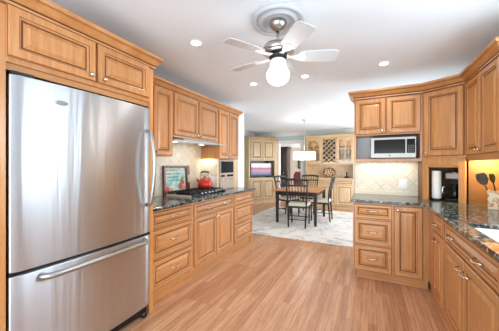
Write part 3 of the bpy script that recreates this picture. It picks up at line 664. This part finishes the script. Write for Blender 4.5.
dup(c0, (-1.50, 6.72, .012), R(180), 'black spindle-back chair at the far end of the table')
# pendant
t = thing('pendant_light', 'white drum shade pendant lamp hanging over the dining table', 'pendant lamp', (-1.44, 6.05, ZC))
MB().lathe([(.06, 0), (.06, -.02), (.02, -.03)], n=24).build('canopy', nickel, t); MB().lathe([(.006, -.02), (.006, -.86)], n=8).build('rod', nickel, t)
MB().lathe([(.262, -.81), (.27, -.81), (.27, -1.0), (.262, -1.0), (.262, -.81)], n=40, cap0=False, cap1=False).build('lamp_shade', glow_shade, t)
MB().lathe([(.02, -.84), (.26, -.992), (.26, -.996), (.02, -.99)], n=32).build('diffuser', glow_shade, t)
pl = bpy.data.lights.new('pendant_lamp', 'POINT'); pl.energy = 8; pl.color = (1, .93, .82); pl.shadow_soft_size = .12
po = bpy.data.objects.new('pendant_lamp', pl); COL.objects.link(po); po.parent = t; po.location = (0, 0, -1.10)
# hutch
HX0, HW, HY = -1.85, 1.45, 7.75
t = thing('hutch', 'built-in pale maple hutch with wine rack and glass doors', 'hutch', (HX0, HY, 0))
BX(0, HW, 0, .58, .09, .88).build('base_body', PICK, t); BX(.02, HW - .02, .04, .58, 0, .09).build('toe_kick', PICKH, t)
BX(-.015, HW + .015, -.03, .58, .88, .915).build('counter', PICKH, t, .004)
for k in range(3):
    x0 = .02 + k * .475; front(t, 'drawer', x0, x0 + .46, .72, .865, [('knob', x0 + .23, .79)], PICK, PICKH, .03)
    front(t, 'door', x0, x0 + .46, .13, .705, [('knob', x0 + (.42 if k < 2 else .04), .65)], PICK, PICKH)
bp = MB()
for k in range(29): bp.box(.0 + k * .05, .047 + k * .05, .55, .58, .915, 1.34)
bp.box(0, HW, .565, .58, .915, 1.34); bp.build('beadboard_back', PICK, t)
ub = MB(); ub.box(0, .03, .25, .58, 1.33, 2.2); ub.box(HW - .03, HW, .25, .58, 1.33, 2.2); ub.box(.03, HW - .03, .25, .58, 1.33, 1.37); ub.box(.03, HW - .03, .25, .58, 2.16, 2.2)
ub.box(.03, HW - .03, .56, .58, 1.37, 2.16); ub.box(.47, .50, .25, .56, 1.37, 2.16); ub.box(.95, .98, .25, .56, 1.37, 2.16); ub.box(.0, .03, .25, .58, .915, 1.33); ub.box(HW - .03, HW, .25, .58, .915, 1.33)
ub.build('upper_body', PICK, t)
sweep([(0, .58), (0, .25), (HW, .25), (HW, .58)], [(0, 2.19), (.012, 2.19), (.02, 2.205), (.045, 2.235), (.055, 2.24), (.055, 2.255), (0, 2.255)]).build('crown', PICKH, t)
lat = MB(); x0, x1, z0, z1 = .50, .95, 1.37, 2.16; st_ = .15
lat.box(x0, x0 + .03, .235, .26, z0, z1); lat.box(x1 - .03, x1, .235, .26, z0, z1); lat.box(x0, x1, .235, .26, z0, z0 + .03); lat.box(x0, x1, .235, .26, z1 - .03, z1)
def clipseg(c_, sgn):
    pts = []
    for x in (x0 + .02, x1 - .02):
        z = c_ + sgn * (x - x0); pts.append((x, z))
    (xa, za), (xb, zb) = pts; lo, hi = z0 + .02, z1 - .02; out = []
    dz = zb - za
    tt = sorted([(lo - za) / dz, (hi - za) / dz]); a, b = max(0, tt[0]), min(1, tt[1])
    if a >= b - .02: return None
    return [(xa + (xb - xa) * q, za + dz * q) for q in (a, b)]
for k in range(-6, 14):
    for sgn in (1, -1):
        s_ = clipseg(z0 + k * st_ + .02, sgn)
        if s_:
            (xa, za), (xb, zb) = s_; n = Vector((-(zb - za), xb - xa)).normalized() * .009
            lat.add([(xa + n.x, .24, za + n.y), (xb + n.x, .24, zb + n.y), (xb - n.x, .24, zb - n.y), (xa - n.x, .24, za - n.y), (xa + n.x, .5, za + n.y), (xb + n.x, .5, zb + n.y), (xb - n.x, .5, zb - n.y), (xa - n.x, .5, za - n.y)],
                    [(0, 1, 2, 3), (7, 6, 5, 4), (0, 4, 5, 1), (1, 5, 6, 2), (2, 6, 7, 3), (3, 7, 4, 0)])
lat.build('wine_rack', PICK, t)
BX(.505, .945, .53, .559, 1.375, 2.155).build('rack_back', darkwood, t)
def glassdoor(x0, x1, z0, z1):
    d = slab([x0, x0 + .06, (x0 + x1) / 2 - .011, (x0 + x1) / 2 + .011, x1 - .06, x1], [z0, z0 + .06, z1 - .36, z1 - .335, z1 - .06, z1],
             lambda x, z: x < x0 + .06 or x > x1 - .06 or z < z0 + .06 or z > z1 - .06 or abs(x - (x0 + x1) / 2) < .011 or z1 - .36 < z < z1 - .335, .228, .248, 'y').build('glass_door', PICK, t)
    BX(x0 + .05, x1 - .05, .238, .241, z0 + .05, z1 - .05).build('pane', glass, d)
    ar = MB(); w = (x1 - x0 - .142) / 2
    for cx in (x0 + .06 + w / 2, x1 - .06 - w / 2): ar.tube([(cx + w / 2 * math.cos(a), .232, z1 - .06 - w / 2 + w / 2 * math.sin(a) - .002) for a in [PI * k / 10 for k in range(11)]], .006, 6)
    ar.build('arched_muntin', PICK, d); knob_mb(x0 + .03 if x0 > .5 else x1 - .03, z0 + .10, .228).build('knob', pullm, d); return d
glassdoor(.015, .49, 1.375, 2.155); glassdoor(.96, HW - .015, 1.375, 2.155)
for z in (1.62, 1.88):
    BX(.03, .47, .28, .56, z, z + .015).build('glass_shelf', glass, t); BX(.98, HW - .03, .28, .56, z, z + .015).build('glass_shelf', glass, t)
for x in (.25, 1.2): area('hutch_light', (x, .36, 2.155), (0, 0, 0), .3, .1, .7, (1, .88, .7), t)
# glassware
gg = mat('blue white stoneware', srgb(226, 226, 222), .3); k_ = 0
vase0 = None
for (x, z, lb) in ((1.10, 1.635, 'white cup on the middle shelf of the hutch, wine rack side'), (1.28, 1.635, 'white cup on the middle shelf of the hutch, outer side'), (1.10, 1.37, 'white cup on the bottom of the hutch glass cabinet, wine rack side'), (1.28, 1.37, 'white cup on the bottom of the hutch glass cabinet, outer side')):
    if vase0 is None:
        vase0 = thing('cup', lb, 'cup', (HX0 + x, HY + .4, z), 0, 'cups behind the hutch glass'); MB().lathe([(.03, .0), (.04, .01), (.055, .08), (.058, .11), (.05, .11), (.03, .02)], n=18).build('bowl', gg, vase0)
    else: dup(vase0, (HX0 + x, HY + .4, z), 0, lb)
# wreath hung on the left glass door
t = thing('twig_wreath', 'small twig wreath hanging on the left glass door of the hutch', 'wreath', (HX0 + .25, HY + .205, 1.93))
w = MB(); rr = random.Random(5)
for k in range(5):
    ph = rr.uniform(0, 6); w.tube([((.12 + .014 * math.sin(5 * a + ph)) * math.cos(a), .008 * math.sin(7 * a + ph), (.12 + .014 * math.sin(5 * a + ph)) * math.sin(a)) for a in [2 * PI * i / 30 for i in range(31)]], .006, 5)
w.build('twigs', mat('brown twig', srgb(150, 112, 66), .8), t)
lv = MB()
for k in range(22):
    a = rr.uniform(0, 2 * PI); r_ = rr.uniform(.1, .15); c_ = Vector((r_ * math.cos(a), -.012, r_ * math.sin(a))); dd = Vector((math.cos(a + 1), 0, math.sin(a + 1))) * .03; nn = Vector((-dd.z, 0, dd.x)) * .35
    lv.add([c_ - dd, c_ + nn + Vector((0, -.006, 0)), c_ + dd, c_ - nn], [(0, 1, 2, 3)])
lv.build('leaves', mat('dried leaves', srgb(150, 130, 80), .8), t)
# basket plate, phone
t = thing('basket_tray', 'round woven tray with shells standing against the hutch back', 'tray', (HX0 + .70, HY + .44, 1.075)); t.rotation_euler = (R(-14), 0, 0)
MB().lathe([(.165, .0), (.18, -.02), (.165, -.03), (.14, -.008), (.02, -.006)], (0, 0, 0), 'y', 32).build('basket', mat('woven brown', srgb(140, 92, 58), .8), t)
ov = t.children[0]; ov.scale = (1.1, 1, .85)
sh = MB(); rr = random.Random(9)
for k in range(16):
    a = k * 2.4; r_ = .035 * math.sqrt(k); sh.lathe([(.005, 0), (.028, -.004), (.025, -.016), (.004, -.02)], (r_ * 1.15 * math.cos(a), -.008, r_ * .85 * math.sin(a)), 'y', 10)
sh.build('shell_pattern', mat('shell cream', srgb(226, 196, 166), .5), t)
t = thing('telephone', 'dark cordless telephone on the right end of the hutch counter', 'telephone', (HX0 + 1.24, HY + .25, .916), R(10))
BX(-.07, .07, -.06, .06, 0, .04).build('cradle', black, t, .008); MB().tube([(0, 0, .03), (0, .02, .11), (0, .028, .17)], [.022, .018, .02], 10).build('handset', black, t)
# armoire
ar_rot = math.atan2(.77, .68); AW = math.hypot(.68, .77)
t = thing('corner_armoire', 'beige glazed corner cabinet with four doors and a television niche', 'cabinet', (-3.62, 7.36, 0), ar_rot)
apoly = [(0, 0), (AW, 0), (AW + .12, .13), (AW / 2 + .1, AW / 2 + .10), (-.12, .13)]
def wedge(z0, z1, k=0): return MB().prism([(p[0], p[1] + (k if i < 2 else 0)) for i, p in enumerate(apoly)], z0, z1)
wedge(.0, .10, .03).build('plinth', ARMO, t); wedge(.10, .88).build('lower_body', ARMO, t); wedge(1.46, 2.2).build('upper_body', ARMO, t)
nb = MB(); nb.box(AW - .05, AW, 0, .12, 0.88, 1.46); nb.prism([apoly[1], apoly[2], (AW + .1, .15), (AW - .03, .02)], 0.88, 1.46); nb.build('niche_side', ARMO, t)
nb = MB(); nb.box(0, .05, 0, .12, 0.88, 1.46); nb.prism([apoly[0], apoly[4], (-.1, .15), (.03, .02)], 0.88, 1.46); nb.build('niche_side', ARMO, t)
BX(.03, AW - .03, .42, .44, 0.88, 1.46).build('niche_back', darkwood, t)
for x0, x1, kx in ((.07, AW / 2 - .004, -1), (AW / 2 + .004, AW - .07, 1)):
    hx = x1 - .03 if kx < 0 else x0 + .03
    front(t, 'door', x0, x1, .14, .84, [('knob', hx, .74)], ARMO, ARMO, .07); front(t, 'door', x0, x1, 1.49, 2.16, [('knob', hx, 1.55)], ARMO, ARMO, .07)
sweep([(-.12, .13), (0, 0), (AW, 0), (AW + .12, .13)], [(0, 2.19), (.012, 2.19), (.02, 2.205), (.05, 2.24), (.06, 2.245), (.06, 2.26), (0, 2.26)]).build('crown', ARMO, t)
t2 = thing('television', 'flat television showing a pink and purple landscape in the armoire niche', 'television', (-3.62, 7.36, .881), ar_rot)
BX(.11, AW - .11, .09, .13, .035, .50).build('bezel', black, t2, .004); BX(.42, AW - .42, .04, .18, 0, .012).build('stand', black, t2); BX(.48, AW - .48, .10, .12, .012, .04).build('neck', black, t2)
def tvm():
    m = mat('lit television picture', srgb(40, 30, 60), .3); tc = N(m, 'ShaderNodeTexCoord'); sp = N(m, 'ShaderNodeSeparateXYZ'); L(m, tc.outputs['Object'], sp.inputs[0])
    n = noise(m, tc.outputs['Object'], 7, 4, .6, .5); ml = N(m, 'ShaderNodeMath', operation='MULTIPLY_ADD'); ml.inputs[1].default_value = .16; L(m, n.outputs['Fac'], ml.inputs[0])
    mr = N(m, 'ShaderNodeMapRange'); mr.inputs['From Min'].default_value = .085; mr.inputs['From Max'].default_value = .485; L(m, sp.outputs[2], mr.inputs['Value']); L(m, mr.outputs[0], ml.inputs[2])
    r = ramp(m, [(.1, srgb(60, 60, 90)), (.28, srgb(110, 110, 150)), (.42, srgb(170, 120, 150)), (.55, srgb(205, 90, 100)), (.66, srgb(120, 60, 80)), (.78, srgb(235, 205, 200)), (.95, srgb(225, 220, 230))]); L(m, ml.outputs[0], r.inputs[0])
    L(m, r.outputs[0], P(m).inputs['Emission Color']); P(m).inputs['Emission Strength'].default_value = .8; return m
BX(.135, AW - .15, .086, .0905, .085, .485).build('screen', tvm(), t2)
# room beyond
t = thing('curio_cabinet', 'tall dark walnut cabinet in the room beyond the opening', 'cabinet', (-3.57, 9.55, 0), R(0))
BX(0, .62, 0, .4, 0, 2.0).build('body', darkwood, t)
for x in (.02, .315): front(t, 'door', x, x + .285, .9, 1.9, [('knob', x + .14, 1.0)], [darkwood, blackwood], None); front(t, 'door', x, x + .285, .1, .86, [], [darkwood, blackwood], None)
sweep([(0, .4), (0, 0), (.62, 0), (.62, .4)], [(0, 1.96), (.05, 2.02), (.05, 2.05), (0, 2.05)]).build('cornice', darkwood, t)
t = thing('side_chair', 'dark red-brown chair in the room beyond the opening', 'chair', (-2.5, 9.6, 0), R(185))
BX(-.25, .25, -.22, .24, .40, .47).build('seat', redwood, t, .02)
for sx in (-1, 1):
    for sy in (-.2, .2): BX(sx * .22 - .02, sx * .22 + .02, sy - .02, sy + .02, 0, .42).build('leg', darkwood, t)
MB().rings([[(-.26, -.24, .42), (.26, -.24, .42), (.26, -.18, .42), (-.26, -.18, .42)], [(-.27, -.32, .9), (.27, -.32, .9), (.27, -.26, .9), (-.27, -.26, .9)], [(-.2, -.34, 1.04), (.2, -.34, 1.04), (.2, -.28, 1.04), (-.2, -.28, 1.04)]]).build('backrest', redwood, t, .02)
t = thing('framed_picture', 'dark framed picture on the beige wall beyond the opening', 'picture', (-2.78, 11.299, 1.42))
slab([-.2, -.16, .16, .2], [-.28, -.24, .24, .28], lambda x, z: abs(x) > .16 or abs(z) > .24, -.025, 0, 'y').build('frame', blackwood, t); BX(-.165, .165, -.012, -.004, -.245, .245).build('print', mat('grey green print', srgb(110, 112, 100), .6), t)
